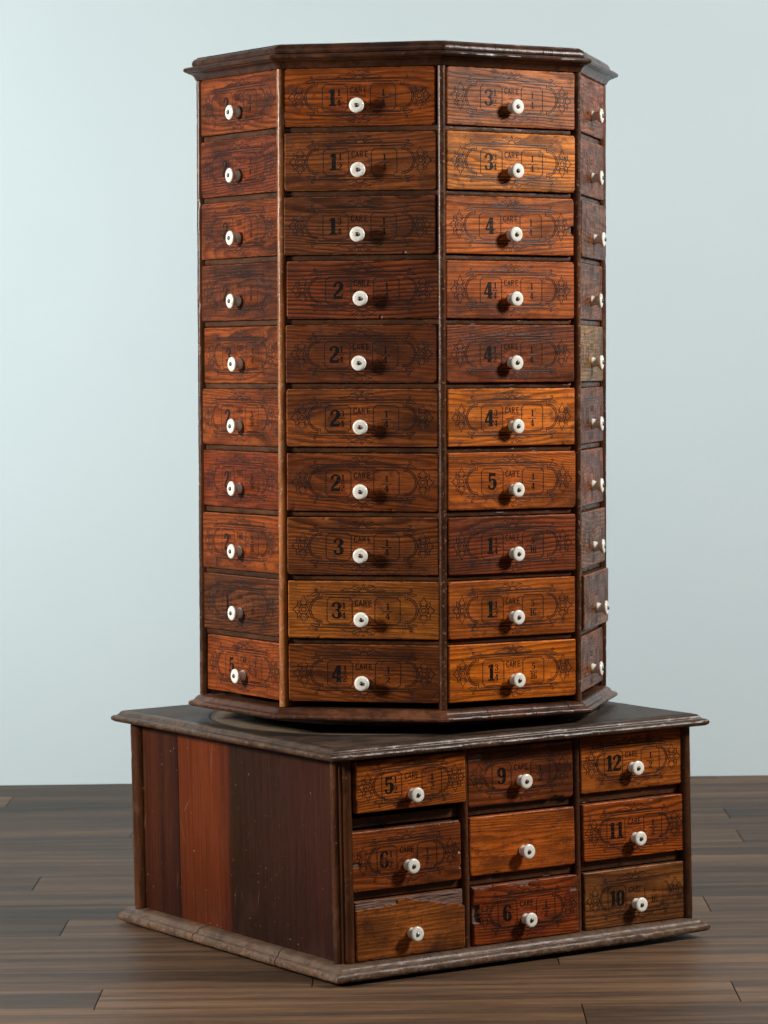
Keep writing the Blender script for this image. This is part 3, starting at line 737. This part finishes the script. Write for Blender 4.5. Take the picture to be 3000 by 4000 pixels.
# ------------------------------------------------------------------ square drawer base
BR = .5674; HB = .2925; BZ0, BZ1 = .0252, .3005
base = empty('drawer_base', (0, 0, 0.0026)); base.rotation_euler = (0, -.006, 0)
bm_ = Matrix.Translation((0, 0, .0022)) @ Matrix.Rotation(-.006, 4, 'Y') @ Matrix.Rotation(BR, 4, 'Z'); base.matrix_world = bm_
setp(base, label='low square cabinet with nine worn drawers, on the floor under the octagonal one', category='cabinet')
SQ = [Vector((-1, -1)), Vector((1, -1)), Vector((1, 1)), Vector((-1, 1))]
P_bt = smooth_prof([(.20, BZ1, 0), (.3060, BZ1, .2), (.3110, BZ1+.0006, .6), (.3145, BZ1+.0028, .9), (.3155, BZ1+.0060, 1), (.3140, BZ1+.0088, .8), (.3105, BZ1+.0102, .4), (.3082, BZ1+.0104, 0), (.3078, BZ1+.0112, 0), (.3066, BZ1+.0118, .5), (.3050, BZ1+.0146, .4), (.3015, BZ1+.0168, .3), (.2975, BZ1+.0174, .1)])
o = sweep('top_moulding', P_bt, SQ, M_bmould, base, n=150, jit=.0011, cap_top=False)
V = []; F = []; n_ = 40
for j in range(n_+1):
    for i in range(n_+1):
        x, y = -.2978+.5956*i/n_, -.2978+.5956*j/n_; V.append((x, y, BZ1+.0175+noise.noise(Vector((x*8, y*8, 0)))*.0004))
F = [(j*(n_+1)+i, j*(n_+1)+i+1, (j+1)*(n_+1)+i+1, (j+1)*(n_+1)+i) for j in range(n_) for i in range(n_)]
n0 = len(V); box_geo(-.29, .29, -.29, .29, BZ1-.001, BZ1+.014, V, F)
o = mesh_obj('top_board', V, F, [M_top], base); smooth_angle(o, 40)
def broke(x, y, z, w):
    # right-hand end of the front plinth is splintered away underneath
    if x > .20 and y < -.28 and z < .018: z += (x-.20)*.018*(1 if z < .012 else .4); y += (x-.20)*.02
    return x, y, z
P_bp = smooth_prof([(.20, .0030, 0), (.3080, .0030, .7), (.3120, .0042, .9), (.3140, .0075, 1), (.3135, .0125, .9), (.3110, .0155, .6), (.3075, .0165, 0), (.3068, .0174, .1), (.3058, .0182, .6), (.3038, .0215, .4), (.2990, .0240, .4), (.2900, .0252, .1), (.20, .0252, 0)])
sweep('plinth_moulding', P_bp, SQ, M_bplin, base, n=150, jit=.0015, dents=broke, cracks={3: [.37, .74]})

FX = HB      # side-panel plane
V, F = [], []
# core box, open towards the drawer side
box_geo(-.262, .262, -.20, .262, BZ0+.0005, BZ1-.0005, V, F)
mesh_obj('carcass', V, F, [M_core], base)
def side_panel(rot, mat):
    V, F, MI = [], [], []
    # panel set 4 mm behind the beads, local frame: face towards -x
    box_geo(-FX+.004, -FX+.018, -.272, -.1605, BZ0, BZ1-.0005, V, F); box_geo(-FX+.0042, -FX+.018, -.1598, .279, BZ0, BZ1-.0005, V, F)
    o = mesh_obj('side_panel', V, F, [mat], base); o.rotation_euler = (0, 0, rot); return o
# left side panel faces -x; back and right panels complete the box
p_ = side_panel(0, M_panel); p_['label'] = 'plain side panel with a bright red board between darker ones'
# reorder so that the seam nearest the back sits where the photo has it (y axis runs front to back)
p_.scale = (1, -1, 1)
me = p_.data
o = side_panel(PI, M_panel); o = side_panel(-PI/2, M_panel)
def bead(x, y, ang, r_=.0085, seed=0, orange=False, name='corner_bead', z0=BZ0, z1=BZ1, hw=.006):
    V, F, A = post_mesh(hw, r_, z0, z1-.0004, .02, seed); A = [w*.5 for w in A]
    o = mesh_obj(name, V, F, [M_post_lit if orange else M_post], base, attr=A); smooth_angle(o, 50)
    o.location = (x, y, 0); o.rotation_euler = (0, 0, ang); return o
# front-left corner of the drawer side
bead(-FX+.0035, -.2800, PI, .0078, 1)                 # on the side panel face
bead(-FX+.0035, .2790, PI, .0120, 2, hw=.012)
bead(-.2790, -HB+.0035, -PI/2, .0080, 3)              # on the drawer face
bead(.2880, -HB+.0015, -PI/2, .0080, 4, hw=.009)
bead(HB-.0035, -.2750, 0, .0080, 8); bead(HB-.0035, .2790, 0, .0080, 9); bead(.279, HB-.0035, PI/2, .008, 10); bead(-.279, HB-.0035, PI/2, .008, 11)
V, F = [], []
box_geo(-.2895, -.2848, -HB+.001, -.272, BZ0, BZ1-.0006, V, F)
mesh_obj('corner_strip', V, F, [M_post], base)
for x, s in ((-.0895, 5), (.0985, 6)):
    bead(x, -HB+.0040, -PI/2, .0056, s, name='divider_post', hw=.006)
    V, F = [], []; box_geo(x-.0045, x+.0045, -HB+.018, -.19, BZ0, BZ1-.001, V, F); mesh_obj('divider', V, F, [M_core], base)
for sx in (-1, 1):
    V, F = [], []; box_geo(*sorted((sx*.284, sx*.2745)), -HB+.016, -.19, BZ0, BZ1-.001, V, F); mesh_obj('divider', V, F, [M_core], base)
cols = [(-.2745, -.0945), (-.0845, .0935), (.1035, .2785)]
rows = [(.2195, .2990), (.1222, .2035), (.0258, .1070)]
for ci, (xa, xb) in enumerate(cols):
    for ri, (z0, z1) in enumerate([(.2050, .2185), (.1085, .1212)]):
        V, F, A = rail_geo(xa, xb, -HB+.0075+(.004 if ci == 0 and ri == 0 else 0), z0, z1, .08, 50+ci*3+ri)
        o = mesh_obj('rail', V, F, [M_rail], base, attr=A); smooth_angle(o, 22)
def chip_33(x, z):    # splintered top edge of the lowest left drawer
    e = .0405-z; n = noise.noise(Vector((x*40, 0, 3)))*.003+noise.noise(Vector((x*160, z*60, 1)))*.0016
    lim = .0125+(x+.088)*-.05+n if x < -.022 else (.0025+n*.3 if x < .0 else min(.0165, .004+(x)*.22+n))
    if x > .078: lim = .021+n*2
    return (.0022+.0018*noise.noise(Vector((x*25, z*500, 0)))+(.003 if (x > .082) else 0)) if e < lim else 0.
def chip_23(x, z):
    n = noise.noise(Vector((x*90, 2, z*90)))*.003
    if .041-z < .0032+n+(.003 if -.012 < x < .006 else 0)-(.003 if -.055 < x < -.03 else 0)-(.004 if x > .02 else 0): return .0025
    if x < -.079+n and -.010 < z < .016: return .005
    if abs(x-.080) < .006 and abs(z-.021) < .0022: return .001
    return 0.
def chip_12(x, z):
    n = noise.noise(Vector((x*90, 2, z*120)))*.0015
    if x < -.076+n*2 and abs(z+.004+n) < .0028: return .002
    if x > .083+n*2 and (abs(z+.002) < .0012+n*.5 or abs(z+.024) < .0018): return .0015
    if .0405-z < .0012+n and x > 0: return .0015
    return 0.
def chip_21(x, z):
    n = noise.noise(Vector((x*90, 2, z*120)))*.0012
    return .004 if (.05 < x < .072 and z < -.0375+n*1.3+.0012) else (.0008 if x < -.065 and abs(z-.028) < .003+n else 0.)
# (col, row) -> big, fraction, word, small, tint, strength, x centre, z centre, out mm, tilt, knob offset, chips, label
BD = [
 (0, 0, '5', H2, 'CARE', H2, (172, 96, 34), 1.0, -.1810, .2620, 9.0, -.004, (.0105, -.0180), None, 'drawer stamped 5 1/2 pulled a little way out'),
 (0, 1, '6', H2, 'CARE', H2, (128, 68, 32), .7, -.1870, .1610, 3.0, -.002, (.0110, -.0140), chip_12, 'scuffed drawer stamped 6 1/2 with chipped ends'),
 (0, 2, '', '', 'CARE', '', (148, 90, 44), .12, -.1830, .0665, 4.0, .000, (.0105, -.0125), chip_33, 'lowest left drawer with its top edge splintered away'),
 (1, 0, '9', '', 'CARE', H2, (118, 64, 36), .6, .0035, .2570, 1.0, .004, (.0095, -.0115), chip_21, 'dark drawer stamped 9'),
 (1, 1, '7', '', '', '', (172, 92, 34), .2, .0045, .1625, 1.5, .002, (.0100, -.0150), None, 'orange drawer with its stamping nearly worn off'),
 (1, 2, '6', '', 'CARE', H2, (140, 66, 30), .75, .0075, .0665, 3.5, .000, (.0075, -.0140), chip_23, 'drawer stamped 6 with broken top and left edges'),
 (2, 0, '12', '', 'CARE', H2, (160, 92, 38), .85, .1935, .2585, 1.0, .002, (.0105, -.0115), None, 'drawer stamped 12'),
 (2, 1, '11', '', 'CARE', H2, (162, 84, 32), .75, .1955, .1630, 2.0, .000, (.0105, -.0160), None, 'drawer stamped 11'),
 (2, 2, '10', '', 'CARE', S5, (118, 78, 46), .6, .1955, .0665, 2.0, -.002, (.0100, -.0135), None, 'olive brown drawer stamped 10'),
]
G['7'] = (.60, [[(.06, .93, .07), (.54, .93, .07)], [(.50, .93, .06), (.30, .45, .07), (.24, 0, .09)]])
for (c_, r_, big, fr, word, small, tint, al, xc, zc, ow, tl, ko, ch, lb) in BD:
    hw = .0880 if c_ else .0875
    hh = .0398 if r_ == 0 else .0404
    if (c_, r_) == (0, 0): hh = .0345
    o = make_front('drawer', hw, hh, .016, base, big, fr, word, small, seed=300+c_*3+r_, chips=ch, body=.02)
    o.color = (*tintrgb(tint), al); o['label'] = lb
    o.location = (xc, -HB+.0008-ow*.001, zc); o.rotation_euler = (0, tl, 0)
    add_knob(o, ko[0]-.0103, ko[1]+.0022, steel=(c_, r_) == (0, 2))
